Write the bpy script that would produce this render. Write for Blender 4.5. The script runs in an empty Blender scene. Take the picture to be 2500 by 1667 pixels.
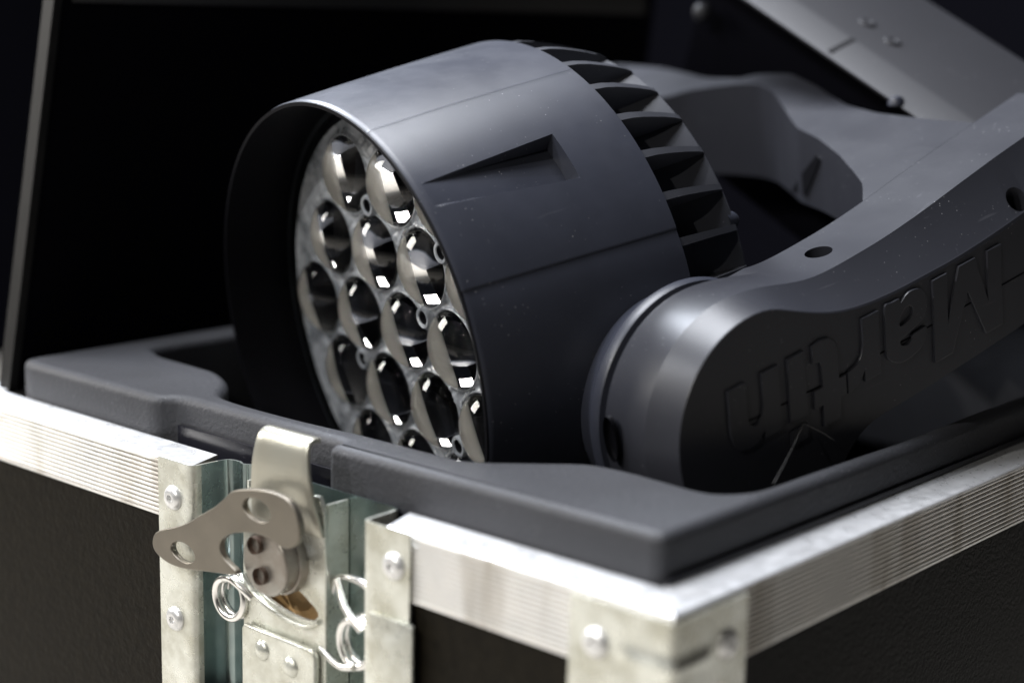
import bpy, bmesh, math, random
from mathutils import Vector, Matrix, Euler
random.seed(7)
R = math.radians
scene = bpy.context.scene
col = scene.collection

# ------------------------------------------------------------------ camera
cam = bpy.data.cameras.new('camera'); camo = bpy.data.objects.new('camera', cam); col.objects.link(camo)
camo.location = (0.33084115, -0.47132676, 0.21435934)
camo.rotation_euler = (1.37340587, -0.02187118, 0.72271623)
cam.sensor_width = 36.0; cam.lens = 58.5518; cam.clip_start = 0.02; cam.clip_end = 60
cam.dof.use_dof = True; cam.dof.focus_distance = 0.80; cam.dof.aperture_fstop = 3.4; cam.dof.aperture_blades = 0
scene.camera = camo
# ------------------------------------------------------------------ world, view
w = bpy.data.worlds.new('World'); scene.world = w; w.use_nodes = True
bg = w.node_tree.nodes['Background']; bg.inputs[0].default_value = (0.5, 0.56, 0.7, 1); bg.inputs[1].default_value = 0.008
scene.view_settings.view_transform = 'Standard'; scene.view_settings.look = 'None'
scene.view_settings.exposure = 0.0; scene.view_settings.gamma = 1.0
scene.cycles.max_bounces = 14; scene.cycles.transmission_bounces = 12; scene.cycles.glossy_bounces = 6
scene.cycles.use_denoising = True
scene.cycles.sample_clamp_indirect = 25.0

# ------------------------------------------------------------------ lamps of the hall
def lamp(name, loc, target, power, size, color=(1, 1, 1), sy=None, shape='RECTANGLE', spread=180):
    l = bpy.data.lights.new(name, 'AREA'); l.energy = power; l.size = size; l.color = color
    l.shape = shape; l.size_y = sy or size; l.spread = R(spread)
    o = bpy.data.objects.new(name, l); col.objects.link(o); o.location = loc
    d = Vector(target) - Vector(loc); o.rotation_euler = d.to_track_quat('-Z', 'Y').to_euler()
    return o
CEN = (-0.2, 0.12, 0.03)
lamp('left_window_lamp', (-2.05, 0.60, 1.85), CEN, 74, 0.48, (0.84, 0.90, 1.0), 0.42)
lamp('ceiling_panel_lamp', (-0.85, 0.15, 2.3), CEN, 118, 1.2, (0.91, 0.94, 1.0), 1.0)
lamp('front_window_lamp', (-3.0, -1.15, 1.25), CEN, 74, 1.2, (1.0, 0.965, 0.91), 1.2)
lamp('small_spot_lamp', (-0.55, -1.75, 1.35), CEN, 22, 0.02, (1.0, 0.98, 0.94), shape='DISK')
lamp('small_spot_lamp', (-1.15, -1.3, 1.6), CEN, 16, 0.02, (0.93, 0.95, 1.0), shape='DISK')
lamp('small_spot_lamp', (0.10, -2.0, 1.2), CEN, 11, 0.02, (1.0, 0.95, 0.85), shape='DISK')

# ------------------------------------------------------------------ materials
def mat(name, color, rough=.5, metal=0., spec=.5, var=0., vscale=30., bump=0., bscale=200., dust=0., dscale=260., rvar=0., color2=None, stretch=None, detail=6, scratch=0., vr=(.36, .62)):
    m = bpy.data.materials.new(name); m.use_nodes = True; nt = m.node_tree; N = nt.nodes; L = nt.links
    b = N['Principled BSDF']
    b.inputs['Base Color'].default_value = (*color, 1); b.inputs['Roughness'].default_value = rough
    b.inputs['Metallic'].default_value = metal; b.inputs['Specular IOR Level'].default_value = spec
    tc = N.new('ShaderNodeTexCoord'); src = tc.outputs['Object']
    if stretch:
        mp = N.new('ShaderNodeMapping'); mp.inputs['Scale'].default_value = stretch; L.new(src, mp.inputs[0]); src = mp.outputs[0]
    def noise(sc, det=detail, s=None):
        n = N.new('ShaderNodeTexNoise'); n.inputs['Scale'].default_value = sc; n.inputs['Detail'].default_value = det; n.inputs['Roughness'].default_value = .6
        L.new(s or src, n.inputs['Vector']); return n.outputs['Fac']
    cout = None
    if var > 0:
        r = N.new('ShaderNodeValToRGB'); L.new(noise(vscale), r.inputs[0])
        c2 = color2 or tuple(c * (1 - var) for c in color)
        r.color_ramp.elements[0].position = vr[0]; r.color_ramp.elements[0].color = (*c2, 1)
        r.color_ramp.elements[1].position = vr[1]; r.color_ramp.elements[1].color = (*color, 1)
        cout = r.outputs[0]
    if dust > 0:
        v = N.new('ShaderNodeTexVoronoi'); v.inputs['Scale'].default_value = dscale; L.new(tc.outputs['Object'], v.inputs['Vector'])
        mr = N.new('ShaderNodeMapRange'); mr.inputs[1].default_value = .05; mr.inputs[2].default_value = .11; mr.inputs[3].default_value = dust; mr.inputs[4].default_value = 0
        L.new(v.outputs['Distance'], mr.inputs[0])
        g = noise(40, 3); mg = N.new('ShaderNodeMapRange'); mg.inputs[1].default_value = .5; mg.inputs[2].default_value = .62; L.new(g, mg.inputs[0])
        mu = N.new('ShaderNodeMath'); mu.operation = 'MULTIPLY'; L.new(mr.outputs[0], mu.inputs[0]); L.new(mg.outputs[0], mu.inputs[1])
        mx = N.new('ShaderNodeMixRGB'); mx.inputs[2].default_value = (.5, .5, .52, 1); mx.inputs[1].default_value = (*color, 1)
        if cout: L.new(cout, mx.inputs[1])
        L.new(mu.outputs[0], mx.inputs[0]); cout = mx.outputs[0]
    if scratch > 0:
        for k, (rz_, sc_) in enumerate(((.5, (14, 320, 320)), (2.1, (320, 16, 260)))):
            mp = N.new('ShaderNodeMapping'); mp.inputs['Rotation'].default_value = (.4 * k, .7, rz_); mp.inputs['Scale'].default_value = sc_; L.new(tc.outputs['Object'], mp.inputs[0])
            sn = noise(1.0, 2, mp.outputs[0]); mr = N.new('ShaderNodeMapRange'); mr.inputs[1].default_value = .70; mr.inputs[2].default_value = .76; mr.inputs[3].default_value = 0; mr.inputs[4].default_value = scratch; L.new(sn, mr.inputs[0])
            mx = N.new('ShaderNodeMixRGB'); mx.inputs[2].default_value = (.35, .35, .38, 1); mx.inputs[1].default_value = (*color, 1)
            if cout: L.new(cout, mx.inputs[1])
            L.new(mr.outputs[0], mx.inputs[0]); cout = mx.outputs[0]
    if cout: L.new(cout, b.inputs['Base Color'])
    if rvar > 0:
        mr = N.new('ShaderNodeMapRange'); mr.inputs[1].default_value = .35; mr.inputs[2].default_value = .65
        mr.inputs[3].default_value = max(.02, rough - rvar); mr.inputs[4].default_value = min(1, rough + rvar)
        L.new(noise(vscale * 1.7), mr.inputs[0]); L.new(mr.outputs[0], b.inputs['Roughness'])
    if bump > 0:
        bp = N.new('ShaderNodeBump'); bp.inputs['Strength'].default_value = bump; bp.inputs['Distance'].default_value = .001
        L.new(noise(bscale, 3), bp.inputs['Height']); L.new(bp.outputs[0], b.inputs['Normal'])
    return m
M = {}
M['plastic'] = mat('charcoal_plastic', (.033, .036, .050), .37, spec=.40, var=.16, vscale=26, bump=.05, bscale=2200, dust=.55, dscale=300, rvar=.03, scratch=.03)
M['yoke'] = mat('grey_plastic', (.026, .027, .034), .38, spec=.38, var=.05, vscale=24, bump=.05, bscale=2200, dust=.45, dscale=320, rvar=.015, scratch=.05)
M['base'] = mat('base_plastic', (.021, .021, .025), .55, spec=.35, var=.06, vscale=20, dust=.3)
M['inner'] = mat('black_interior', (.0035, .0035, .005), .55, spec=.12)
M['fin'] = mat('fin_plastic', (.046, .048, .058), .45, var=.15, vscale=40, bump=.04, bscale=1800, dust=.3)
M['foam'] = mat('dark_foam', (.037, .038, .044), .60, spec=.4, var=.22, vscale=18, bump=.5, bscale=420, dust=.35, dscale=300)
M['liner'] = mat('black_plastic_liner', (.008, .008, .012), .25, spec=.5, dust=.3)
M['alu'] = mat('brushed_aluminium', (.82, .83, .85), .34, metal=.6, var=.2, vscale=90, rvar=.08, bump=.10, bscale=500, color2=(.74, .745, .76))
M['ribbed'] = mat('ribbed_aluminium', (.93, .92, .90), .30, metal=.45, var=.2, vscale=34, color2=(.50, .46, .40), stretch=(1, 1, .12), vr=(.30, .46))
M['zinc'] = mat('galvanised_steel', (.74, .75, .69), .30, metal=.6, var=.22, vscale=60, bump=.10, bscale=700, rvar=.10, color2=(.50, .495, .42), detail=10)
M['zinc_floor'] = mat('reflection_tinted_steel', (.38, .44, .44), .22, metal=.95, var=.3, vscale=28, rvar=.06, color2=(.22, .30, .30))  # dark teal reflection put into the colour of the galvanised recess
M['cast'] = mat('worn_cast_steel', (.36, .345, .315), .40, metal=.8, var=.28, vscale=70, bump=.12, bscale=500, rvar=.08, color2=(.27, .24, .21))
M['wing'] = mat('wing_steel', (.20, .18, .15), .38, metal=.8, var=.12, vscale=50, rvar=.05)
M['hook'] = mat('worn_zinc_hook', (.44, .43, .37), .34, metal=.65, var=.3, vscale=60, bump=.1, bscale=500, color2=(.44, .42, .35))
M['steel'] = mat('bright_spring_steel', (.86, .85, .83), .26, metal=1.)
M['rivet'] = mat('rivet_aluminium', (.84, .84, .84), .30, metal=.55, var=.25, vscale=300)
M['wood'] = mat('bare_plywood', (.62, .40, .19), .6, var=.2, vscale=80)
M['panel'] = mat('phenolic_panel', (.0095, .0078, .0050), .55, spec=.08, var=.35, vscale=160, bump=.6, bscale=330)
M['panel_dark'] = mat('phenolic_panel_pebbled', (.0055, .0050, .0042), .5, spec=.06, var=.4, vscale=400, bump=.9, bscale=520)
M['concrete'] = mat('pale_concrete', (.50, .465, .41), .7, var=.15, vscale=3)
M['groove_shade'] = mat('painted_groove_shade', (.60, .56, .50), .45, metal=.4, var=.3, vscale=60)  # darker groove colour imitates the shading between the ribs
M['black'] = mat('black_lining_and_shade', (.0025, .0025, .004), .9, spec=.02)
M['strip'] = mat('worn_edge_strip', (.010, .0095, .009), .6, spec=.2, var=.45, vscale=40)
M['bgband'] = mat('dim_grey_rail', (.012, .011, .0105), .6)
M['rust'] = mat('rusty_pin', (.16, .11, .085), .55, metal=.5, var=.5, vscale=300)
M['led'] = mat('led_chip', (.72, .68, .55), .4)
M['chamber'] = mat('lamp_chamber', (.012, .014, .016), .35)
M['skin'] = mat('clear_frosted_plastic', (.62, .65, .70), .09, spec=1.0, var=.4, vscale=90, bump=1.0, bscale=150, color2=(.25, .27, .30))
M['skin'].node_tree.nodes['Principled BSDF'].inputs['Transmission Weight'].default_value = .5
M['ceramic'] = mat('cream_reflector', (.98, .95, .88), .15, metal=.12)
M['thread'] = mat('grey_thread', (.09, .09, .09), .5)
g = bpy.data.materials.new('lens_glass'); g.use_nodes = True; b = g.node_tree.nodes['Principled BSDF']
b.inputs['Base Color'].default_value = (.97, .98, 1, 1); b.inputs['Roughness'].default_value = .015
b.inputs['Transmission Weight'].default_value = 1.0; b.inputs['IOR'].default_value = 1.49
M['glass'] = g

# ------------------------------------------------------------------ helpers
def tag(o, label=None, cat=None, group=None, kind=None):
    if label: o['label'] = label
    if cat: o['category'] = cat
    if group: o['group'] = group
    if kind: o['kind'] = kind
    return o
def empty(name, loc=(0, 0, 0), mx=None):
    o = bpy.data.objects.new(name, None); col.objects.link(o); o.empty_display_size = .02
    if mx is not None: o.matrix_world = mx
    else: o.location = loc
    return o
def link(name, me, m=None, parent=None, smooth=None):
    if m is not None and not me.materials: me.materials.append(m)
    o = bpy.data.objects.new(name, me); col.objects.link(o)
    if parent is not None: o.parent = parent
    if smooth is not None:
        for p in me.polygons: p.use_smooth = True
        if smooth < 180: me.set_sharp_from_angle(angle=R(smooth))
    return o
def mesh(name, verts, faces):
    me = bpy.data.meshes.new(name); me.from_pydata([tuple(v) for v in verts], [], faces); me.update(); return me
def fromb(bm, name, recalc=True):
    if recalc: bmesh.ops.recalc_face_normals(bm, faces=bm.faces)
    me = bpy.data.meshes.new(name); bm.to_mesh(me); bm.free(); return me
def bbox(bm, lo, hi, bev=0, seg=2):
    r = bmesh.ops.create_cube(bm, size=1)
    for v in r['verts']:
        v.co = Vector([(lo[i] + hi[i]) / 2 + v.co[i] * (hi[i] - lo[i]) for i in range(3)])
    if bev:
        es = list({e for v in r['verts'] for e in v.link_edges})
        bmesh.ops.bevel(bm, geom=es, offset=bev, segments=seg, affect='EDGES', profile=.5)
def box(name, lo, hi, m, parent=None, bev=0, seg=2):
    bm = bmesh.new(); bbox(bm, lo, hi, bev, seg); return link(name, fromb(bm, name), m, parent, 40)
def tube(pts, rad, n=12, closed=False):
    pts = [Vector(p) for p in pts]; V = []; F = []; K = len(pts)
    up = None
    for i, p in enumerate(pts):
        a = pts[i - 1] if (i or closed) else p; c = pts[(i + 1) % K] if (i < K - 1 or closed) else p
        t = (c - a).normalized()
        if up is None:
            up = Vector((0, 0, 1)) if abs(t.z) < .9 else Vector((1, 0, 0))
        s = t.cross(up).normalized(); up = s.cross(t).normalized()
        for j in range(n):
            an = 2 * math.pi * j / n; V.append(p + rad * (math.cos(an) * s + math.sin(an) * up))
    for i in range(K if closed else K - 1):
        for j in range(n):
            F.append((i * n + j, i * n + (j + 1) % n, ((i + 1) % K) * n + (j + 1) % n, ((i + 1) % K) * n + j))
    if not closed:
        F.append(tuple(range(n))[::-1]); F.append(tuple((K - 1) * n + j for j in range(n)))
    return V, F
def lathe(prof, axis, n=48, cx=(0, 0, 0)):
    """prof: (radius, height along axis). axis 0,1,2"""
    V = []; F = []; o = [i for i in range(3) if i != axis]
    for r, h in prof:
        for j in range(n):
            a = 2 * math.pi * j / n; v = [0, 0, 0]; v[axis] = h + cx[axis]
            v[o[0]] = cx[o[0]] + r * math.cos(a); v[o[1]] = cx[o[1]] + r * math.sin(a); V.append(v)
    for i in range(len(prof) - 1):
        for j in range(n):
            F.append((i * n + j, i * n + (j + 1) % n, (i + 1) * n + (j + 1) % n, (i + 1) * n + j))
    return V, F
def clean(V, F, name, dist=1e-6):
    bm = bmesh.new(); vs = [bm.verts.new(v) for v in V]
    for f in F:
        try: bm.faces.new([vs[i] for i in f])
        except ValueError: pass
    bmesh.ops.remove_doubles(bm, verts=bm.verts, dist=dist)
    return fromb(bm, name)
def interp(x, xs, ys):
    if x <= xs[0]: return ys[0]
    for i in range(1, len(xs)):
        if x <= xs[i]:
            t = (x - xs[i - 1]) / (xs[i] - xs[i - 1]); return ys[i - 1] * (1 - t) + ys[i] * t
    return ys[-1]
def smoothpoly(pts, k=6, closed=True):
    """Catmull-Rom through the points"""
    out = []; n = len(pts)
    rng = range(n) if closed else range(n - 1)
    for i in rng:
        if closed: p0, p1, p2, p3 = pts[i - 1], pts[i], pts[(i + 1) % n], pts[(i + 2) % n]
        else: p0, p1, p2, p3 = pts[max(i - 1, 0)], pts[i], pts[i + 1], pts[min(i + 2, n - 1)]
        for j in range(k):
            t = j / k; t2 = t * t; t3 = t2 * t
            out.append(tuple(.5 * (2 * b + (c - a) * t + (2 * a - 5 * b + 4 * c - d) * t2 + (3 * b - a - 3 * c + d) * t3) for a, b, c, d in zip(p0, p1, p2, p3)))
    if not closed: out.append(tuple(pts[-1]))
    return out
def curve_plate(name, loops, half, bev, res=3):
    """2D filled curve with holes, extruded in +-half and rounded by bev -> mesh in the local XY plane"""
    cu = bpy.data.curves.new(name, 'CURVE'); cu.dimensions = '2D'; cu.fill_mode = 'BOTH'
    cu.extrude = max(half - bev, 0); cu.bevel_depth = bev; cu.bevel_resolution = res; cu.offset = -bev
    for lp in loops:
        sp = cu.splines.new('POLY'); sp.points.add(len(lp) - 1); sp.use_cyclic_u = True
        for i, p in enumerate(lp): sp.points[i].co = (p[0], p[1], 0, 1)
    ob = bpy.data.objects.new('tmp', cu); col.objects.link(ob)
    dg = bpy.context.evaluated_depsgraph_get(); dg.update()
    me = bpy.data.meshes.new_from_object(ob.evaluated_get(dg)); bpy.data.objects.remove(ob)
    me.materials.clear(); return me
def circle2(cx, cy, rx, ry=None, n=32, rot=0):
    ry = ry or rx; c, s = math.cos(rot), math.sin(rot); out = []
    for i in range(n):
        a = 2 * math.pi * i / n; x, y = rx * math.cos(a), ry * math.sin(a); out.append((cx + x * c - y * s, cy + x * s + y * c))
    return out

# ================================================================== THE SETTING
tag(box('floor', (-7, -7, -.62), (7, 7, -.60), M['concrete']), kind='structure')
tag(box('background_wall', (-6, 2.4, -.599), (6, 2.5, 3.2), M['black']), kind='structure')
tag(box('added_dark_partition', (-3.1, -.5, -.598), (-3.0, 2.398, .9), M['black']), kind='structure')  # low black partition added to hide the lit floor at the left

# ================================================================== FLIGHT CASE
case = empty('flight_case', (-.24, .27, -.60))
tag(case, 'open black flight case with ribbed aluminium edges, holding the spotlight head', 'flight case')
case_inv = Matrix.Translation((.24, -.27, .60))
def cpart(name, me, m, parent=None, smooth=40):
    """parts of the case are made in world coordinates and moved under the case's empty"""
    par = parent or case
    if par is case: me.transform(case_inv)
    else: me.transform(case_inv)
    return link(name, me, m, par, smooth)
XL, XR, YB = -.497, 0.0, .60
# wall panels
bm = bmesh.new(); bbox(bm, (XL, .0022, -.585), (-.2790, .0105, -.0302)); bbox(bm, (-.1600, .0022, -.585), (-.002, .0105, -.0302)); bbox(bm, (-.2788, .0022, -.585), (-.1602, .0105, -.1215)); cpart('front_panel', fromb(bm, 'p'), M['panel'])
bm = bmesh.new(); bbox(bm, (-.0105, .0108, -.585), (-.0022, YB, -.0302)); cpart('side_panel', fromb(bm, 'p'), M['panel_dark'])
bm = bmesh.new(); bbox(bm, (XL + .002, .011, -.585), (XL + .010, YB, -.0302)); cpart('side_panel', fromb(bm, 'p'), M['panel_dark'])
bm = bmesh.new(); bbox(bm, (XL + .012, YB - .010, -.585), (-.012, YB - .001, -.004)); cpart('back_panel', fromb(bm, 'p'), M['black'])
bm = bmesh.new(); bbox(bm, (XL, .0, -.60), (0, YB, -.5855)); cpart('bottom_panel', fromb(bm, 'p'), M['panel_dark'])
# aluminium edge: profile in (outward depth d, z) swept along an edge
def edge_profile():
    pr = [(.0215, -.0018), (.0215, -.0004), (.0211, 0), (.0012, 0), (.0004, -.0004), (0, -.0012)]
    z = -.0020; n = 12; pitch = (.0300 - .0020 - .0012) / n
    for i in range(n):
        pr += [(.00055, z), (.00012, z - pitch * .16), (0, z - pitch * .34), (.00012, z - pitch * .52), (.00055, z - pitch * .66), (.0013, z - pitch * .80), (.0013, z - pitch * .92)]
        z -= pitch
    pr += [(0, z), (0, -.0296), (.0004, -.0300), (.0016, -.0300), (.0016, -.0018)]
    return pr
EP = edge_profile()
def edge_strip(name, a, b, outward, mitre_a=0, mitre_b=0, tint='ribbed'):
    """a->b are points on the outer top edge; outward: unit vector out of the case. mitre: +-1 shifts the inner side along the edge"""
    a, b, o = Vector(a), Vector(b), Vector(outward); t = (b - a).normalized()
    V = []; n = len(EP); S = 40
    for i in range(S + 1):
        f = i / S
        for (d, z) in EP:
            p = (a + t * mitre_a * d).lerp(b + t * mitre_b * d, f) - o * d + Vector((0, 0, z))
            V.append(p)
    F = []
    for i in range(S):
        for j in range(n): F.append((i * n + j, i * n + (j + 1) % n, (i + 1) * n + (j + 1) % n, (i + 1) * n + j))
    F.append(tuple(range(n))[::-1]); F.append(tuple(S * n + j for j in range(n)))
    bm = bmesh.new(); vs = [bm.verts.new(v) for v in V]
    fs = [bm.faces.new([vs[k] for k in f]) for f in F]
    bmesh.ops.recalc_face_normals(bm, faces=bm.faces)
    for f in bm.faces:
        cm = f.calc_center_median(); dd = (a - cm).dot(o)
        f.material_index = 1 if (f.normal.z > .5 and cm.z > -.001) else (2 if (.0009 < dd < .0015 and -.029 < cm.z < -.002) else 0)  # groove faces get the painted rib shade
    me = fromb(bm, name, False); me.materials.append(M[tint]); me.materials.append(M['alu']); me.materials.append(M['groove_shade'])
    return cpart(name, me, None, smooth=25)
edge_strip('edge_strip', (XL, 0, 0), (-.2795, 0, 0), (0, -1, 0), mitre_a=0, mitre_b=-.35)
edge_strip('edge_strip', (-.1485, 0, 0), (-.0002, 0, 0), (0, -1, 0), mitre_a=-.35, mitre_b=-1)
edge_strip('edge_strip', (0, .0002, 0), (0, YB, 0), (1, 0, 0), mitre_a=1)
edge_strip('edge_strip', (XL, .0225, 0), (XL, YB, 0), (-1, 0, 0))
# corner bracket: folded sheet round the front corner
def sheet(path, z0, z1, th, nz=1, emb=None):
    """vertical folded sheet: path = list of (x, y); th to the right-hand side of the path is inside"""
    V = []; F = []; n = len(path)
    nor = []
    for i in range(n):
        a = Vector(path[max(i - 1, 0)]); c = Vector(path[min(i + 1, n - 1)]); t = (c - a).normalized(); nor.append(Vector((t.y, -t.x)))
    for k in range(nz + 1):
        z = z0 + (z1 - z0) * k / nz
        for i in range(n):
            p = Vector(path[i]); e = emb(i / (n - 1), z) if emb else 0
            q = p + nor[i] * e
            V.append((q.x, q.y, z)); q2 = q - nor[i] * th; V.append((q2.x, q2.y, z))
    def id(k, i, s): return (k * n + i) * 2 + s
    for k in range(nz):
        for i in range(n - 1):
            F.append((id(k, i, 0), id(k, i + 1, 0), id(k + 1, i + 1, 0), id(k + 1, i, 0)))
            F.append((id(k, i, 1), id(k + 1, i, 1), id(k + 1, i + 1, 1), id(k, i + 1, 1)))
        F.append((id(k, 0, 0), id(k + 1, 0, 0), id(k + 1, 0, 1), id(k, 0, 1)))
        F.append((id(k, n - 1, 0), id(k, n - 1, 1), id(k + 1, n - 1, 1), id(k + 1, n - 1, 0)))
    for i in range(n - 1):
        F.append((id(0, i, 0), id(0, i, 1), id(0, i + 1, 1), id(0, i + 1, 0)))
        F.append((id(nz, i, 0), id(nz, i + 1, 0), id(nz, i + 1, 1), id(nz, i, 1)))
    return V, F
path = [(-.0478, -.0014)] + [(-.0478 + .0468 * i / 24 * .96, -.0014) for i in range(1, 25)]
rr = .0032
path = [(-.0478 + (.0460) * i / 26, -.0014) for i in range(27)]
path += [(.0014 - rr + rr * math.sin(a), -.0014 + rr - rr * math.cos(a)) for a in [R(x) for x in range(10, 90, 10)]]
path += [(.0014, .0030 + (.0435) * i / 26) for i in range(27)]
def emb(f, z):
    u = math.exp(-((z + .0205) / .0022) ** 2); s = min(1, max(0, (.5 - abs(f - .5) - .22) / .04)); return .0016 * u * s
V, F = sheet(path, -.110, -.0028, .0011, 54, emb)
brk = cpart('corner_bracket', clean(V, F, 'b'), M['zinc'], smooth=40)
def rivet_mesh(c, axis, sgn, r=.0062, h=.0026):
    pr = [(.0001, h * .35), (r * .28, h * .35), (r * .30, h * .98), (r * .42, h), (r * .62, h * .92), (r * .84, h * .62), (r * .97, h * .22), (r, 0), (r * .97, -.0012)]
    pr = [(a, sgn * b) for a, b in pr]
    V, F = lathe(pr, axis, 40, c); return clean(V, F, 'r')
cpart('rivet', rivet_mesh((-.0345, -.0016, -.0195), 1, -1), M['rivet'], brk)
cpart('rivet', rivet_mesh((.0016, .0330, -.0195), 0, 1), M['rivet'], brk)

# ------------------------------------------------------------------ recessed latch dish
dish_path = smoothpoly([(-.3036, -.0016), (-.296, -.0016), (-.288, -.0016), (-.2805, -.0014), (-.2782, .0005), (-.2775, .0040), (-.2772, .0090), (-.2768, .0145), (-.2758, .0180), (-.2735, .0196), (-.2700, .0200)], 5, False)
dish_path += smoothpoly([(-.2690, .0200), (-.2670, .0190), (-.2650, .0186), (-.2630, .0192), (-.2610, .0203), (-.25, .0205), (-.23, .0205), (-.21, .0205), (-.19, .0205), (-.17, .0207), (-.1650, .0205), (-.1632, .0190), (-.1624, .0150), (-.1621, .0080), (-.1618, .0030), (-.1612, -.0004), (-.1595, -.0014), (-.1570, -.0016), (-.147, -.0016), (-.1336, -.0016)], 5, False)
def dish_emb(f, z):
    x = -.3036 + f * .17
    return 0
V, F = sheet(dish_path, -.120, .0003, .0011, 1)
bm = bmesh.new(); vs = [bm.verts.new(v) for v in V]
for f in F: bm.faces.new([vs[i] for i in f])
bmesh.ops.recalc_face_normals(bm, faces=bm.faces)
for f in bm.faces:
    c = f.calc_center_median(); f.material_index = 1 if (c.y > .004 and -.2775 < c.x < -.1625) else 0  # recess faces take the colour with the painted reflection
me = fromb(bm, 'dish', False); me.materials.append(M['zinc']); me.materials.append(M['zinc_floor'])
dish = cpart('latch_dish', me, None, smooth=35)
bm = bmesh.new()
bbox(bm, (-.1555, -.0036, -.118), (-.1298, -.0018, -.0385), .0006)
cpart('flange_step', fromb(bm, 'f'), M['zinc'], dish)
for x, z in ((-.2918, -.0178), (-.2918, -.0785), (-.1425, -.0155)):
    cpart('rivet', rivet_mesh((x, -.0018, z), 1, -1), M['rivet'], dish)
# latch body standing in the dish
latch = empty('butterfly_latch'); latch.parent = case
def lpart(name, me, m, sm=40): return cpart(name, me, m, latch, sm)
def to_xz(me, y):   # local XY plate -> world X,Z at depth y (front faces -Y)
    me.transform(Matrix(((1, 0, 0, 0), (0, 0, -1, y), (0, 1, 0, 0), (0, 0, 0, 1)))); return me
# body plate with a crescent slot
body = [(-.2490, -.0420), (-.2490, -.118), (-.1925, -.118), (-.1920, -.030), (-.1935, -.004), (-.1965, .0015), (-.2200, .0010), (-.2420, -.002), (-.2480, -.010)]
slot = smoothpoly([(-.2439, -.0480), (-.2334, -.0540), (-.2186, -.0575), (-.2050, -.0580), (-.1985, -.0555), (-.1985, -.0515), (-.2133, -.0440), (-.2300, -.0400)], 6)
lpart('latch_plate', to_xz(curve_plate('plate', [body, slot], .0012, .0005), .0062), M['zinc'])
bm = bmesh.new()
bbox(bm, (-.2484, .0076, -.117), (-.2472, .0200, -.002)); bbox(bm, (-.1945, .0076, -.117), (-.1933, .0200, -.002))
lpart('latch_side', fromb(bm, 's'), M['zinc'])
bm = bmesh.new(); bbox(bm, (-.2460, .0150, -.0700), (-.1950, .0195, -.038)); lpart('wood_behind', fromb(bm, 'w'), M['wood'])
# raised lip below the slot
lip = smoothpoly([(-.2475, .0044, -.0465), (-.2420, .0044, -.0525), (-.2330, .0044, -.0575), (-.2190, .0044, -.0606), (-.2050, .0044, -.0608), (-.1960, .0044, -.0565)], 8, False)
V, F = tube(lip, .0013, 10); lpart('slot_lip', clean(V, F, 'lip'), M['zinc'])
# cam drum (oval) with two pins
cam_o = circle2(-.2194, -.0322, .0152, .0150, 48, 0)
lpart('cam', to_xz(curve_plate('cam', [cam_o], .0070, .0012), .0000), M['cast'])
cam_b = circle2(-.2190, -.0322, .0160, .0158, 48, 0)
lpart('cam_base', to_xz(curve_plate('camb', [cam_b], .0030, .0008), .0030), M['cast'])
for x, z in ((-.2240, -.0240), (-.2205, -.0376)):
    V, F = lathe([(.0001, .0006), (.0034, .0006), (.0040, -.0002), (.0040, -.003)], 1, 28, (x, -.0068, z))
    lpart('pin', clean(V, F, 'pin'), M['rust'])
# butterfly wing
def z1w(x, y):  # wing outline measured on the wing's own plane
    return (-.2953 + (x - 190) * .0001236 + (750 - y) * .0000085, -.0380 + (750 - y) * .000083 + (x - 190) * .0000287)
wing = [(192, 750), (205, 700), (250, 678), (320, 665), (400, 640), (480, 592), (560, 545), (610, 500), (650, 462), (700, 452), (770, 452), (860, 468), (950, 508), (1000, 570), (1032, 650), (1038, 730), (1020, 775), (975, 792), (925, 770), (880, 735), (800, 705), (700, 700), (640, 715), (605, 760), (620, 830), (660, 880), (705, 925), (690, 945), (560, 932), (420, 918), (320, 892), (250, 850), (205, 800)]
wing = smoothpoly([z1w(*p) for p in wing], 4)
def holew(cx, cy, rx, ry, rot): return circle2(*z1w(cx, cy), rx, ry, 32, rot)
me = to_xz(curve_plate('wing', [wing, holew(800, 570, .0094, .0050, R(-4)), holew(385, 815, .0088, .0046, R(-4))], .0017, .0007), -.0105)
lpart('wing_handle', me, M['wing'])
# hook: trapezoid tongue rising behind the wing, curled back on top
hk = []; prof = [(.0035, -.016), (.0020, -.008), (.0008, .000), (.0002, .010), (.0008, .018), (.0018, .0225), (.0036, .0252), (.0062, .0262), (.0095, .0255)]
prof = smoothpoly(prof, 4, False); V = []; F = []
for y, z in prof:
    f = min(1, max(0, (z + .016) / .0415)); xl = -.2392 + .0062 * f; xr = -.1915 - .0082 * f
    for x in [xl + (xr - xl) * k / 8 for k in range(9)]: V.append((x, y, z))
n = len(prof)
for i in range(n - 1):
    for k in range(8): F.append((i * 9 + k, i * 9 + k + 1, (i + 1) * 9 + k + 1, (i + 1) * 9 + k))
me = mesh('hook', V, F); ob = lpart('hook', me, M['hook'])
md = ob.modifiers.new('s', 'SOLIDIFY'); md.thickness = .0022; md.offset = 0
md = ob.modifiers.new('b', 'BEVEL'); md.width = .0007; md.segments = 2; md.limit_method = 'ANGLE'
# lower tongue with two bumps
low = [(-.2442, -.0690), (-.1975, -.0690), (-.1948, -.0720), (-.1955, -.118), (-.2460, -.118), (-.2458, -.0712)]
lp = lpart('lower_tongue', to_xz(curve_plate('low', [low], .0016, .0012), .0026), M['zinc'])
for x, z in ((-.2310, -.0785), (-.2112, -.0810)):
    V, F = lathe([(.0001, .0022), (.0022, .0019), (.0040, .0010), (.0050, 0), (.0052, -.0008)], 1, 32, (x, .0008, z))
    V = [(v[0], 2 * .0008 - v[1], v[2]) for v in V]
    lpart('dimple', clean(V, F, 'd'), M['zinc'])
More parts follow.
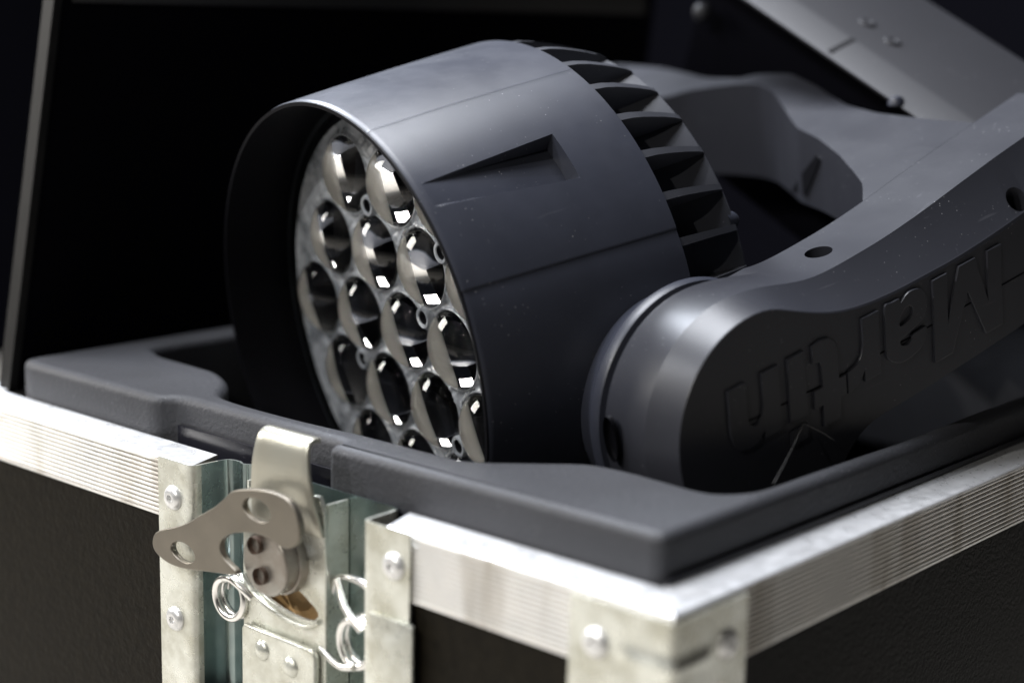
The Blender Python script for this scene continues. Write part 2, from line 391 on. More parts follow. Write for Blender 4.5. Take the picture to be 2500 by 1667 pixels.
# coil springs of wire
def coil(c, rx, rz, turns, pitch, wire, a0=0., leg=None, leg0=None, tilt=0):
    pts = []
    if leg0: pts += leg0
    n = int(turns * 40)
    for i in range(n + 1):
        a = a0 + 2 * math.pi * i / 40; x = rx * math.cos(a); z = rz * math.sin(a)
        pts.append((c[0] + x, c[1] + pitch * i / 40 + tilt * x, c[2] + z))
    if leg: pts += leg
    return tube(pts, wire, 12)
V, F = coil((-.2560, .0010, -.0600), .0092, .0098, 2.2, .0038, .0019, a0=R(100))
lpart('coil_spring', clean(V, F, 'sp'), M['steel'])
V, F = tube(smoothpoly([(-.2575, .0010, -.0502), (-.2510, .0000, -.0490), (-.2450, .0010, -.0520), (-.2400, .0030, -.0560)], 6, False), .0018); lpart('spring_leg', clean(V, F, 'sl'), M['steel'])
V, F = coil((-.1725, .0030, -.0600), .0092, .0108, 2.2, .0038, .0019, a0=R(60))
lpart('coil_spring', clean(V, F, 'sp'), M['steel'])
V, F = tube(smoothpoly([(-.1860, .0060, -.0340), (-.1820, .0050, -.0400), (-.1780, .0035, -.0440), (-.1720, .0025, -.0480), (-.1665, .0028, -.0520)], 6, False), .0018); lpart('spring_leg', clean(V, F, 'sl'), M['steel'])
V, F = tube(smoothpoly([(-.1960, .0060, -.0690), (-.1880, .0045, -.0715), (-.1800, .0035, -.0725), (-.1720, .0032, -.0705)], 6, False), .0018); lpart('spring_leg', clean(V, F, 'sl'), M['steel'])
V, F = tube(smoothpoly([(-.1955, .0120, -.0460), (-.1915, .0105, -.0370), (-.1840, .0095, -.0335), (-.1740, .0090, -.0330), (-.1690, .0090, -.0345)], 6, False), .0018); lpart('wire_loop', clean(V, F, 'wl'), M['steel'])

# ------------------------------------------------------------------ foam insert
def foam_piece(loops, ztop, zbot, bev):
    h = (ztop - zbot) / 2; me = curve_plate('foam', loops, h, bev, 5); me.transform(Matrix.Translation((0, 0, (ztop + zbot) / 2))); return me
inner_front = [(-.3133, .0480), (-.290, .0455), (-.249, .0455), (-.2072, .0480), (-.165, .0480), (-.1470, .0500), (-.1280, .0660), (-.1128, .0800), (-.1030, .0852), (-.0850, .0868), (-.0650, .0855), (-.0510, .0845), (-.0420, .0865), (-.0350, .0960), (-.0325, .1100), (-.0325, .1400), (-.0320, .1800), (-.0310, .2300), (-.0330, .30), (-.0330, .36)]
inner_left = [(-.4400, .3600), (-.4400, .1500), (-.4380, .1000), (-.4273, .0915), (-.4133, .0862), (-.3793, .0840), (-.3620, .0822), (-.3440, .0740), (-.3320, .0640), (-.3230, .0540)]
inner = smoothpoly(inner_front + [(-.034, .50)] + [(-.06, .575), (-.40, .575)] + [(-.44, .50)] + inner_left, 4)
outer = [(-.4615, .590), (-.4615, .060), (-.4615, .034), (-.4600, .0265), (-.4550, .0235), (-.4450, .0226), (-.345, .0226), (-.3385, .0232), (-.3352, .0255), (-.3320, .0300), (-.3270, .0318), (-.3200, .0322), (-.2140, .0322), (-.2102, .0318), (-.2094, .0280), (-.2094, .0250), (-.2085, .0232), (-.2060, .0226), (-.030, .0226), (-.0245, .0235), (-.0225, .0260), (-.0222, .034), (-.0215, .30), (-.0215, .590)]
foam = cpart('foam_insert', foam_piece([outer, inner], .0198, -.09, .0048), M['foam'], smooth=60)
# glossy black liner seen in the latch gap
bm = bmesh.new(); bbox(bm, (-.3290, .0296, -.055), (-.2100, .0316, .0056), .0004); bbox(bm, (-.2830, .0218, -.055), (-.1560, .0223, -.0020)); cpart('liner_strip', fromb(bm, 'l'), M['liner'])
bm = bmesh.new(); bbox(bm, (-.0208, .0235, -.06), (-.0200, .58, .0030), .0002); cpart('liner_strip', fromb(bm, 'l'), M['liner'])
# well floor
bm = bmesh.new(); bbox(bm, (-.45, .03, -.40), (-.03, .58, -.39)); cpart('well_floor', fromb(bm, 'l'), M['inner'])
# upper foam block behind the arm on the right side
bm = bmesh.new(); bbox(bm, (-.060, .44, .020), (-.022, .58, .050), .008, 4); cpart('foam_block', fromb(bm, 'l'), M['foam'])
# lid hinged on the left, its front edge showing as a worn strip
lid = empty('lid'); lid.parent = case
V = [(-.4755, .0305, -.002), (-.4755, .0765, .262), (-.4755, .62, .262), (-.4755, .58, -.002)]
V2 = [(x - .008, y, z) for x, y, z in V]
cpart('lid_panel', mesh('lp', V + V2, [(0, 3, 2, 1), (4, 5, 6, 7), (0, 1, 5, 4), (1, 2, 6, 5), (2, 3, 7, 6), (3, 0, 4, 7)]), M['black'], lid)
def prism(a, b, w, d):
    a, b = Vector(a), Vector(b); X = Vector((1, 0, 0)) * w; Y = Vector((0, 1, 0)) * d; V = []
    for p in (a, b):
        V += [p, p + X, p + X + Y, p + Y]
    return mesh('pr', V, [(0, 1, 2, 3)[::-1], (4, 5, 6, 7), (0, 1, 5, 4), (1, 2, 6, 5), (2, 3, 7, 6), (3, 0, 4, 7)])
cpart('lid_edge', prism((-.4845, .0245, -.002), (-.4845, .0702, .262), .0100, .0055), M['strip'], lid)

bm = bmesh.new(); bbox(bm, (-.4753, .074, .2120), (-.4738, .600, .2500), .0005); cpart('lid_rail', fromb(bm, 'lr'), M['bgband'], lid)

# ================================================================== MOVING HEAD LIGHT
t = Vector((0.97463769, -0.22378866, 0.0)); u = Vector((0.2210572, 0.96274169, 0.15576316)); nn = Vector((-0.03485803, -0.15181265, 0.98779443))
C = Vector((-0.27721847, 0.09463561, 0.04257644))
MX = Matrix(((t.x, u.x, nn.x, C.x), (t.y, u.y, nn.y, C.y), (t.z, u.z, nn.z, C.z), (0, 0, 0, 1)))
fix = empty('stage_light', mx=MX)
tag(fix, 'large black moving head stage light with clear honeycomb lenses lying in the foam', 'stage light')
# --- head housing: outer skin in (q, theta) with a wedge recess, a raised seam and a groove
QX = [0, .03, .06, .09, .118]; RX = [.127, .1303, .1335, .1365, .1385]
def Rq(q):
    q = max(0, min(.118, q)); f = q / .118; return .127 + .0115 * (1.18 * f - .18 * f * f)
def notch(q, th):
    if q < .0045 or q > .0795: return 0
    f = (q - .0045) / .075
    lo = 41.2 - 3.1 * f; hi = 47.2 + 2.3 * f
    if th < lo or th > hi: return 0
    side_hi = min(1, (hi - th) / .28); side_lo = min(1, (th - lo) / (.35 + 1.1 * f))
    end = min(1, (.0795 - q) / .0006)
    depth = .0092 * f
    return -depth * min(side_hi, side_lo, end)
def seam(q, th):
    d = 0
    d += .00016 * math.exp(-((th - 65.6) / .22) ** 2)
    if th < 22.6: d += -.0007 * min(1, (22.6 - th) / .3) * math.exp(-max(0, 22.3 - th) / 2.5)
    d += -.0004 * math.exp(-((th - 22.4) / .30) ** 2)
    return d
qs = [0, .0012] + [.003 + .00105 * i for i in range(106)] + [.1145, .1165, .1176, .118]
qs += [.0045, .0044, .0796, .0795, .0789, .0790, .0786, .0781, .0780]
qs = sorted(set(round(x, 5) for x in qs))
ths = []
a = -180.
while a < 180:
    ths.append(a)
    a += .12 if 37 <= a < 50.2 else (.1 if (64.8 <= a < 66.4 or 21.4 <= a < 23.2) else 1.25)
V = []; F = []; nt_ = len(ths)
for q in qs:
    for th in ths:
        r = Rq(q)
        if q < .0012: r -= .0006
        if q > .1176: r -= .0008
        if 37 < th < 50.2:
            f_ = max(0, min(1, (q - .0045) / .075)); th = interp(th, [37, 41.2, 47.2, 50.2], [37, 41.2 - 3.1 * f_, 47.2 + 2.3 * f_, 50.2])
        if 0 < th < 90: r += notch(q, th) + seam(q, th)
        V.append((r * math.cos(R(th)), q, r * math.sin(R(th))))
for i in range(len(qs) - 1):
    for j in range(nt_): F.append((i * nt_ + j, (i + 1) * nt_ + j, (i + 1) * nt_ + (j + 1) % nt_, i * nt_ + (j + 1) % nt_))
housing = link('head_housing', mesh('housing', V, F), M['plastic'], fix, 30)
# inner skin and rim thickness (another mesh part)
V, F = lathe([(.1266, -.0001), (.1264, -.0008), (.1246, -.0008), (.1243, .0005), (.1243, .045), (.110, .0455)], 1, 180)
link('rim_lining', clean(V, F, 'rl'), M['inner'], housing, 40)
V, F = lathe([(.1376, .1179), (.1340, .1185), (.1200, .1185)], 1, 180)
link('rear_ring', clean(V, F, 'rr'), M['plastic'], housing, 40)
# --- heat sink: drum and fins
sink = None
V, F = lathe([(.1120, .1190), (.1120, .1240), (.1200, .1244), (.1212, .136), (.1228, .148), (.1244, .158), (.1250, .1640), (.1235, .1660), (.0900, .1665)], 1, 180)
sink = link('heat_sink', clean(V, F, 'hs'), M['fin'], fix, 35)
V, F = lathe([(.0001, .150), (.092, .150), (.092, .166)], 1, 96); link('rear_cap', clean(V, F, 'rc'), M['inner'], sink, 35)
finprof = [(.1160, .1182), (.1376, .1182), (.1372, .126), (.1358, .134), (.1338, .142), (.1316, .150), (.1288, .1585), (.1266, .1635), (.1240, .1656), (.1165, .1660)]
for k in range(37):
    th = 19.9 + k * 360 / 37
    if 205 < th % 360 < 340: continue
    ca, sa = math.cos(R(th)), math.sin(R(th)); V = []; F = []
    for s in (-1, 1):
        for r, q in finprof:
            hw = .0021 - .0009 * (q - .118) / .047 + .0006 * (.1376 - r) / .02
            V.append((r * ca - s * hw * sa, q, r * sa + s * hw * ca))
    n = len(finprof)
    F.append(tuple(range(n))); F.append(tuple(range(n, 2 * n))[::-1])
    for i in range(n): F.append((i, (i + 1) % n, n + (i + 1) % n, n + i))
    bm = bmesh.new(); vs = [bm.verts.new(v) for v in V]
    for f in F: bm.faces.new([vs[i] for i in f])
    link('cooling_fin', fromb(bm, 'fin'), M['fin'], sink, 40)
V, F = lathe([(.0001, .004), (.0030, .0036), (.0045, .0015), (.0048, 0), (.0048, -.004)], 1, 20, (.1120, .1660, .045))
link('screw_head', clean(V, F, 'sh'), M['plastic'], sink, 40)
# --- lens plate, 19 lenses
LQ = .040; SP = .0440; LC = (.0045, .0020)
centres = []
for i in range(-2, 3):
    for j in range(-2, 3):
        if abs(i + j) <= 2:
            x = SP * (i + j * .5); z = SP * j * .866
            a_ = R(-3.0); centres.append((LC[0] + x * math.cos(a_) - z * math.sin(a_), LC[1] + x * math.sin(a_) + z * math.cos(a_)))
# webbing between lenses: height field of clear frosted plastic with holes under each lens
RL = .0216
NR = 260; V = []; F = []; idx = {}
step = .242 / NR
def wz(x, z):
    d = min(math.hypot(x - c[0], z - c[1]) for c in centres)
    h = max(0, min(1, (.104 - math.hypot(x, z)) / .01)) * 1.0 * (math.sin(x * 900 + 3 * math.sin(z * 420)) * .0003 + math.sin(z * 560 + 2 * math.sin(x * 300)) * .0004)
    return LQ - .0034 - .0012 * math.exp(-((d - .0212) / .0016) ** 2) + h * 1.5, d
for i in range(NR + 1):
    for j in range(NR + 1):
        x = -.121 + i * step; z = -.121 + j * step
        if math.hypot(x - .003, z - .001) < .1150:
            q, d = wz(x, z)
            if d > .0210: idx[(i, j)] = len(V); V.append((x, q, z))
for i in range(NR):
    for j in range(NR):
        k = [(i, j), (i + 1, j), (i + 1, j + 1), (i, j + 1)]
        if all(a in idx for a in k): F.append(tuple(idx[a] for a in k))
plate = link('lens_plate', mesh('lens_plate', V, F), M['skin'], fix, 180)
V, F = lathe([(.0001, LQ + .034), (.1235, LQ + .034), (.1235, LQ - .002), (.1200, LQ - .0025)], 1, 120)
link('lamp_chamber', clean(V, F, 'lc'), M['chamber'], plate, 40)
# one solid clear lens: bulging dome in front, cone behind
prof = []
for i in range(0, 15):
    a_ = R(90 * i / 14); prof.append((max(.0001, RL * math.sin(a_)), -.0148 * math.cos(a_)))
prof += [(.0211, .0020), (.0205, .0032), (.0120, .0036), (.0001, .0036)]
V, F = lathe(prof, 1, 64); lens_me = clean(V, F, 'lens')
lens_me.materials.append(M['glass'])
for p in lens_me.polygons: p.use_smooth = True
lens_me.set_sharp_from_angle(angle=R(50))
V, F = lathe([(.0001, -.0012), (.0040, -.0012), (.0042, .0004), (.0075, .0004), (.0078, -.0006), (.0105, -.0006), (.0110, .0010), (.0110, .0030)], 1, 24); chip_me = clean(V, F, 'chip'); chip_me.materials.append(M['led'])
V, F = lathe([(.0217, .0012), (.0213, .0012), (.0207, .0050), (.0196, .0090), (.0180, .0125), (.0181, .0135), (.0200, .0095), (.0214, .0050), (.0217, .0012)], 1, 48); board_me = clean(V, F, 'cup')
for p in board_me.polygons: p.use_smooth = True
board_me.materials.append(M['ceramic'])
V, F = lathe([(.0203, -.0020), (.0204, -.0040), (.0207, -.0049), (.0211, -.0051), (.0216, -.0046), (.0221, -.0036), (.0223, -.0026)], 1, 64); ring_me = clean(V, F, 'ring'); ring_me.materials.append(M['skin'])
for p in ring_me.polygons: p.use_smooth = True
first = None
for (x, z) in centres:
    for nm, me_, dq in (('lens', lens_me, 0), ('led_chip', chip_me, .0240), ('reflector_cup', board_me, 0), ('lens_rim', ring_me, 0)):
        o = bpy.data.objects.new(nm, me_); col.objects.link(o); o.parent = plate; o.location = (x, LQ + dq, z); o.rotation_euler = (R(random.uniform(-1.5, 1.5)), R(random.uniform(0, 360)), R(random.uniform(-1.5, 1.5)))
# screw wells in the lens plate
gaps = []
for c_ in centres:
    for k in range(6):
        a_ = R(27 + 60 * k); gx, gz = c_[0] + SP / math.sqrt(3) * math.cos(a_), c_[1] + SP / math.sqrt(3) * math.sin(a_)
        if sum(math.hypot(gx - c2[0], gz - c2[1]) < SP * .62 for c2 in centres) >= 3: gaps.append((gx, gz))
wells = []
for (tx, tz) in ((-.0010, .0640), (-.0560, -.0290), (.0500, -.0420), (.0300, .0250), (.0480, .0600)):
    g_ = min(gaps, key=lambda v: math.hypot(v[0] - tx, v[1] - tz))
    if g_ not in wells: wells.append(g_)
for (x, z) in wells:
    V, F = lathe([(.0058, .0010), (.0058, -.0026), (.0052, -.0034), (.0038, -.0032), (.0035, -.0026), (.0033, .004), (.0001, .004)], 1, 32, (x, LQ - .0045, z))
    bm_me = clean(V, F, 'well'); bm_me.materials.append(M['skin']); bm_me.materials.append(M['inner'])
    for p in bm_me.polygons:
        cc = p.center
        if math.hypot(cc.x - x, cc.z - z) < .00355: p.material_index = 1
    link('screw_well', bm_me, None, plate, 40)

# --- yoke
QO = [.04, .10, .110, .1175, .128, .140, .150, .1625, .175, .190, .205, .226, .250, .281, .300, .36, .40]
RO = [.034, .0340, .0340, .0335, .0318, .0303, .0302, .0317, .0340, .0368, .0402, .0458, .0530, .0620, .0670, .0830, .0930]
QF = [.10, .112, .123, .134, .142, .150, .160, .169, .180, .190, .2056, .2256, .2467, .2675, .2786, .36]
RF = [.0295, .0262, .0232, .0198, .0180, .0168, .0162, .0164, .0171, .0181, .0203, .0230, .0272, .0320, .0349, .0560]
HC = (.100, -.0248); RoH, RfH = .0590, .0545
QB = [.145, .150, .1615, .175, .200, .250, .277, .36]
RB = [-.0500, -.0462, -.0416, -.0393, -.0358, -.0270, -.0218, -.004]
QEND = .348
def contour(outer):
    Rr = RoH if outer else RfH; q_, r_ = (QO, RO) if outer else (QF, RF); pts = []
    a1 = 84 if outer else 84
    for i in range(41):          # hub arc from the lower back round the front to the top
        a_ = R(-40 - (400 - 40 - a1) * i / 40 * (1) ) if False else R(-35 - (241) * i / 40)
        pts.append((HC[0] + Rr * math.cos(a_), HC[1] + Rr * math.sin(a_)))
    # arc runs clockwise: -35 .. -276 (= +84)
    q0 = pts[-1][0]; rend = pts[-1][1]
    r00 = interp(q0, q_, r_)
    for i in range(1, 61):
        q = q0 + (QEND - q0) * i / 60; bl = max(0, 1 - (q - q0) / .02)
        pts.append((q, interp(q, q_, r_) + (rend - r00) * bl * bl))
    qb0 = pts[0][0]; rb0 = pts[0][1]
    d = -.002 if outer else 0
    for i in range(0, 40):
        q = QEND - (QEND - qb0) * i / 40; bl = max(0, 1 - (q - qb0) / .02)
        pts.append((q, interp(q, QB, RB) + d + (rb0 - interp(qb0, QB, RB) - d) * bl * bl))
    return pts
def smooth_closed(pts, it=3, keep=0):
    for _ in range(it):
        n = len(pts); new = list(pts)
        for i in range(n):
            if abs(pts[i][0] - QEND) < 1e-6: continue
            new[i] = tuple((pts[i - 1][k] + 2 * pts[i][k] + pts[(i + 1) % n][k]) / 4 for k in (0, 1))
        pts = new
    return pts
co = smooth_closed(contour(True)); cf = smooth_closed(contour(False))
n = len(co)
def shrink(pts, d):
    out = []
    for i in range(len(pts)):
        a_ = Vector(pts[i - 1]); c_ = Vector(pts[(i + 1) % len(pts)]); tt = (c_ - a_)
        if tt.length < 1e-9: out.append(pts[i]); continue
        tt.normalize(); nrm = Vector((-tt.y, tt.x)); out.append((pts[i][0] - nrm.x * d, pts[i][1] - nrm.y * d))
    return out
layers = [(.1555, co, 0.0008), (.1563, co, 0), (.1838, co, 0), (.1846, co, .0001), (.1855, co, None)]
V = []; F = []
def addring(p, pts):
    b0 = len(V); V.extend([(p, a_, c_) for a_, c_ in pts]); return b0
def mix(A, B, f): return [(a_[0] * (1 - f) + b_[0] * f, a_[1] * (1 - f) + b_[1] * f) for a_, b_ in zip(A, B)]
sh = shrink(co, .0045)
def hubmix():
    out = []
    for a_, b_ in zip(co, sh):
        f = min(1, max(0, (.142 - a_[0]) / .016)); out.append((a_[0] * (1 - f) + b_[0] * f, a_[1] * (1 - f) + b_[1] * f))
    return out
hm = hubmix()
rings = [(.1451, hm), (.1558, hm), (.1564, mix(hm, co, .85)), (.1570, co), (.1845, co), (.1852, mix(co, cf, .05)), (.2006, mix(co, cf, .955)), (.2015, mix(co, cf, .99)), (.2020, mix(co, cf, 1.05))]
bs = [addring(p, pts) for p, pts in rings]
for k in range(len(bs) - 1):
    for i in range(n): F.append((bs[k] + i, bs[k] + (i + 1) % n, bs[k + 1] + (i + 1) % n, bs[k + 1] + i))
F.append(tuple(bs[-1] + i for i in range(n))); F.append(tuple(bs[0] + i for i in range(n))[::-1])
bm = bmesh.new(); vs = [bm.verts.new(v) for v in V]
for f in F: bm.faces.new([vs[i] for i in f])
bmesh.ops.recalc_face_normals(bm, faces=bm.faces)
me = fromb(bm, 'arm', False)
yoke = link('yoke', me, M['yoke'], fix, 13)
# crossbar and far arm: columns in p with the same rising top surface
PI_ = [-.200, -.160, -.1455, -.1450, -.12, -.09, -.051, -.035, -.016, .009, .038, .065, .093, .116, .130, .138, .1445, .1452]
QI_ = [.050, .050, .0500, .2600, .300, .320, .328, .3290, .3230, .308, .289, .279, .265, .251, .242, .234, .226, .226]
PB_ = [-.202, -.151, -.114, -.084, -.058, -.049, -.023, .012, .048, .075, .109, .16]
QB_ = [.352, .351, .345, .338, .336, .342, .346, .336, .320, .314, .312, .312]
def top_r(p, q):
    r = interp(q, QO, RO)
    if p < .02: r += .004 * math.sin(max(0, min(1, (.02 - p) / .12)) * math.pi) * 1.0
    return r
def zone(prange, thick, name):
    NQ = 26; V = []; F = []; cols = len(prange)
    for p in prange:
        a_ = interp(p, PI_, QI_); b_ = interp(p, PB_, QB_)
        for k in range(NQ + 1):
            q = a_ + (b_ - a_) * k / NQ
            e = .0005; dz = 0
            w_ = min(k, NQ - k) / NQ * (b_ - a_)
            V.append((p, q, top_r(p, q) + dz))
        for k in range(NQ + 1):
            q = a_ + (b_ - a_) * k / NQ; V.append((p, q, thick if thick < .03 and thick > 0 else top_r(p, q) + thick))
    S = 2 * (NQ + 1)
    for i in range(cols - 1):
        for k in range(NQ):
            F.append((i * S + k, (i + 1) * S + k, (i + 1) * S + k + 1, i * S + k + 1))
            F.append((i * S + NQ + 1 + k, i * S + NQ + 2 + k, (i + 1) * S + NQ + 2 + k, (i + 1) * S + NQ + 1 + k))
        F.append((i * S, i * S + NQ + 1, (i + 1) * S + NQ + 1, (i + 1) * S))
        F.append((i * S + NQ, (i + 1) * S + NQ, (i + 1) * S + S - 1, i * S + S - 1))
    for i in (0, cols - 1):
        for k in range(NQ): F.append((i * S + k, i * S + k + 1, i * S + NQ + 2 + k, i * S + NQ + 1 + k))
    bm = bmesh.new(); vs = [bm.verts.new(v) for v in V]
    for f in F: bm.faces.new([vs[i] for i in f])
    return fromb(bm, name)
link('crossbar', zone([-.1450 + .2899 * i / 60 for i in range(61)], .0205, 'xb'), M['yoke'], yoke, 50)
link('far_arm', zone([-.200 + .0545 * i / 8 for i in range(9)], -.080, 'fa'), M['yoke'], yoke, 50)
# hub disc between head and arm
V, F = lathe([(.0001, .118), (.0480, .118), (.0540, .1390), (.0592, .1470), (.0600, .1482), (.0600, .1520), (.0592, .1535), (.0570, .1540), (.0555, .1545), (.0555, .1600), (.0001, .1600)], 0, 96, (0, HC[0], HC[1]))
link('pivot_hub', clean(V, F, 'hub'), M['plastic'], yoke, 30)
def disc(name, p, q, r, axis, rad, m, par, nrm=None):
    V, F = lathe([(.0001, .0004), (rad * .8, .0004), (rad * .86, .0009), (rad, .0008), (rad * 1.12, .0001), (rad * 1.12, -.002)], 2, 36)
    me = clean(V, F, 'd')
    me.materials.append(M['inner']); me.materials.append(M['yoke'])
    for f in me.polygons:
        if math.hypot(f.center.x, f.center.y) > rad * .84: f.material_index = 1
    o = link(name, me, None, par, 40); o.location = (p, q, r)
    if nrm is not None: o.rotation_euler = Vector(nrm).to_track_quat('Z', 'Y').to_euler()
    return o
def topn(q):
    s = (interp(q + .004, QO, RO) - interp(q - .004, QO, RO)) / .008; return (0, -s, 1)
def drill(ob, loc, nrm, rad, dep):
    V, F = lathe([(.0001, .01), (rad, .01), (rad, -dep), (.0001, -dep)], 2, 40)
    me_ = clean(V, F, 'cut'); me_.materials.append(M['inner']); cu_ = bpy.data.objects.new('cut', me_); col.objects.link(cu_)
    cu_.parent = ob.parent; cu_.location = loc; cu_.rotation_euler = Vector(nrm).to_track_quat('Z', 'Y').to_euler()
    md_ = ob.modifiers.new('b', 'BOOLEAN'); md_.operation = 'DIFFERENCE'; md_.object = cu_; md_.solver = 'EXACT'
    dg_ = bpy.context.evaluated_depsgraph_get(); dg_.update()
    new = bpy.data.meshes.new_from_object(ob.evaluated_get(dg_)); ob.modifiers.clear(); ob.data = new
    bpy.data.objects.remove(cu_)
drill(yoke, (.1640, .1740, interp(.174, QO, RO)), topn(.174), .0068, .012)
drill(yoke, (.1985, .2790, .0430), (.75, -.2, 1), .0062, .014)
# rear slot low on the hub shoulder
V, F = lathe([(.0001, .0), (.0038, .0), (.0044, -.0008), (.0044, -.003)], 2, 30); me = clean(V, F, 'slot'); me.transform(Matrix.Diagonal((1, 2.5, 1, 1)))
o = link('shoulder_slot', me, M['inner'], yoke, 40); a_ = R(176)
o.location = (.1655, HC[0] + (RoH + .0006) * math.cos(a_), HC[1] + (RoH + .0006) * math.sin(a_))
o.rotation_euler = Vector((0, math.cos(a_), math.sin(a_))).to_track_quat('Z', 'X').to_euler()
o.rotation_euler = (Matrix(((0, 0, 0), (0, 0, 0), (0, 0, 0))).to_euler() if False else Matrix((((1, 0, 0)), (0, -math.sin(a_), math.cos(a_)), (0, math.cos(a_), math.sin(a_)))).to_euler())
# slot in the crossbar's inner wall
V = []
for (p, q, r) in ((.0613, .2804, .0520), (.0656, .2787, .0505), (.0180, .3020, .0232), (.0450, .2864, .0262), (.0560, .2827, .0380), (.0440, .2870, .0400)):
    V += [(p, q - .0010, r), (p, q + .004, r)]
bm = bmesh.new(); vs = [bm.verts.new(v) for v in V]; bmesh.ops.convex_hull(bm, input=vs)
link('wall_slot', fromb(bm, 'sl'), M['inner'], yoke, 40)
# raised lettering (upside down, as it lies)
LET = [
 [(0, 0), (.0102, 0), (.0102, .0250), (.0192, 0), (.0312, 0), (.0400, .0250), (.0400, 0), (.0502, 0), (.0502, .041), (.0375, .041), (.0252, .0150), (.0128, .041), (0, .041)],
 smoothpoly([(.0835, 0), (.0790, -.0002), (.0735, 0), (.0725, .0022), (.067, -.0008), (.058, .001), (.0545, .0085), (.058, .0155), (.067, .0185), (.0735, .0200), (.0730, .0228), (.069, .0240), (.0660, .0222), (.0650, .0205), (.0600, .0202), (.0555, .0205), (.0570, .0268), (.063, .0305), (.074, .0312), (.0825, .0262), (.0838, .020), (.0836, .010)], 4),
 smoothpoly([(.0735, .0132), (.0732, .0090), (.070, .0060), (.066, .0062), (.0645, .0095), (.067, .0122)], 4),
 [(.088, 0), (.0991, 0), (.0991, .012), (.1005, .0170), (.1035, .0200), (.110, .0215), (.110, .0315), (.1045, .0305), (.1005, .0275), (.0985, .0245), (.0985, .0305), (.088, .0305)],
 [(.1155, .041), (.1265, .041), (.1265, .0305), (.132, .0305), (.132, .0215), (.1265, .0215), (.1265, .0120), (.1275, .0095), (.1295, .0085), (.132, .0085), (.132, 0), (.1265, -.0008), (.1210, .0002), (.1170, .0035), (.1155, .0090), (.1155, .0215), (.1110, .0215), (.1110, .0305), (.1155, .0305)],
 [(.1368, 0), (.1475, 0), (.1475, .0305), (.1368, .0305)], [(.1368, .0345), (.1475, .0345), (.1475, .0415), (.1368, .0415)],
 [(.153, 0), (.1635, 0), (.1635, .0150), (.1645, .0190), (.1665, .0215), (.1695, .0218), (.1720, .0200), (.1732, .0165), (.1732, 0), (.184, 0), (.184, .0200), (.1825, .0258), (.1790, .0298), (.1735, .0315), (.1680, .0305), (.1635, .0265), (.1635, .0305), (.153, .0305)]]
me = curve_plate('lettering', LET, .0010, .0003, 1)
for v in me.vertices:
    X, Y, Z = v.co; v.co = (.2024 + Z, .2590 - X, .0240 - .137 * X - Y)
link('lettering', me, M['yoke'], yoke, 30)
V, F = tube([(.2021, .076, -.0193), (.2021, .130, -.0148), (.2021, .1475, -.0128), (.2021, .20, -.0062), (.2021, .2604, .0023), (.2021, .345, .0145)], .0004, 8)
link('joint_line', clean(V, F, 'jl'), M['inner'], yoke, 60)

# --- base (rotated about the pan axis), a cover opened in front to keep the gap dark
al = R(26); Dv = Vector((math.cos(al), 0, -math.sin(al))); Nv = Vector((math.sin(al), 0, math.cos(al))); Uv = Vector((0, 1, 0))
def B(d, q, o): return Dv * d + Uv * q + Nv * o
sec = [(.320, .1050), (.3245, .1072), (.3385, .1112), (.3420, .1120), (.4260, .1120), (.4310, .1105), (.4330, .1060), (.4330, .0400)]
th_ = .004
inner_s = [(.4290, .0400), (.4290, .1040), (.4260, .1075), (.3440, .1075), (.3260, .1030), (.3230, .1015)]
loop = sec + inner_s; nl = len(loop); V = []; F = []; ds = [-.230, -.20, -.10, .088]
for d in ds:
    dd = 0
    for k, (q, o) in enumerate(loop):
        V.append(B(d, q, o + (dd if k in (0, 1, 2, 3) else 0)))
for i in range(len(ds) - 1):
    for k in range(nl): F.append((i * nl + k, i * nl + (k + 1) % nl, (i + 1) * nl + (k + 1) % nl, (i + 1) * nl + k))
F.append(tuple(range(nl))[::-1]); F.append(tuple((len(ds) - 1) * nl + k for k in range(nl)))
bm = bmesh.new(); vs = [bm.verts.new(v) for v in V]
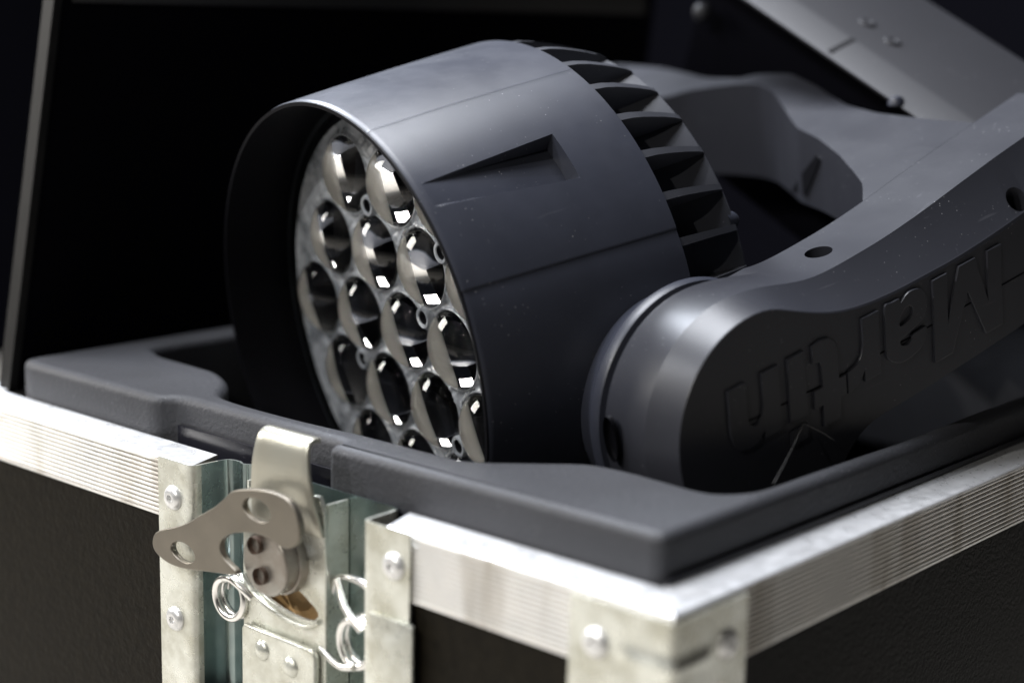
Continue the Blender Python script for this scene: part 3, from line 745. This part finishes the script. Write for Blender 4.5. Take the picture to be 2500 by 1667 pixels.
for f in F: bm.faces.new([vs[i] for i in f])
base = link('base_cover', fromb(bm, 'base'), M['base'], fix, 25)
V = []
for d in (-.0160, -.0125):
    for (q, o) in ((.3225, .1050), (.3225, .1068), (.3405, .1105), (.3405, .1120)): V.append(B(d, q, o))
bm = bmesh.new(); vs = [bm.verts.new(v) for v in V]; bmesh.ops.convex_hull(bm, input=vs)
link('cover_slot', fromb(bm, 'slot'), M['inner'], base, 30)
# base core coloured near-black for the shaded gap under the cover
V = []
for d in (-.17, .085):
    for q in (.372, .428):
        for o in (-.05, .1066): V.append(B(d, q, o))
bm = bmesh.new(); vs = [bm.verts.new(v) for v in V]; bmesh.ops.convex_hull(bm, input=vs)
link('base_core', fromb(bm, 'core'), M['black'], base, 30)
for (d, q) in ((-.0265, .364), (-.0035, .362)):
    V, F = lathe([(.0001, .0006), (.0022, .0006), (.0026, .0010), (.0045, .0010), (.0052, 0), (.0052, -.001)], 2, 28); me = clean(V, F, 'scr')
    o = link('cover_screw', me, M['base'], base, 40); o.location = B(d, q, .1122); o.rotation_euler = Nv.to_track_quat('Z', 'Y').to_euler()
V, F = lathe([(.0001, .004), (.003, .0035), (.0046, .001), (.0048, -.001)], 2, 20); me = clean(V, F, 'knob')
o = link('cover_knob', me, M['plastic'], base, 40); o.location = B(.042, .3215, .1045)
# rounded corner bump at the upper left end
bm = bmesh.new(); bmesh.ops.create_uvsphere(bm, u_segments=20, v_segments=12, radius=.0065)
o = link('foot_bump', fromb(bm, 'kn'), M['base'], base, 180); o.location = (-.1150, .3600, .1170)

# ================================================================== small loose thing
V, F = tube(smoothpoly([(-.0334, .1159, .0190), (-.0410, .1400, .0262), (-.0498, .1648, .0335)], 3, False) + smoothpoly([(-.0500, .1651, .0337), (-.0445, .1712, .0300), (-.0400, .1770, .0254)], 3, False), .00016, 6)
th = link('thread', clean(V, F, 'thread', 1e-7), M['thread'], None, 180)
tag(th, 'thin bent grey thread sticking up from the foam below the lettered yoke arm', 'thread')
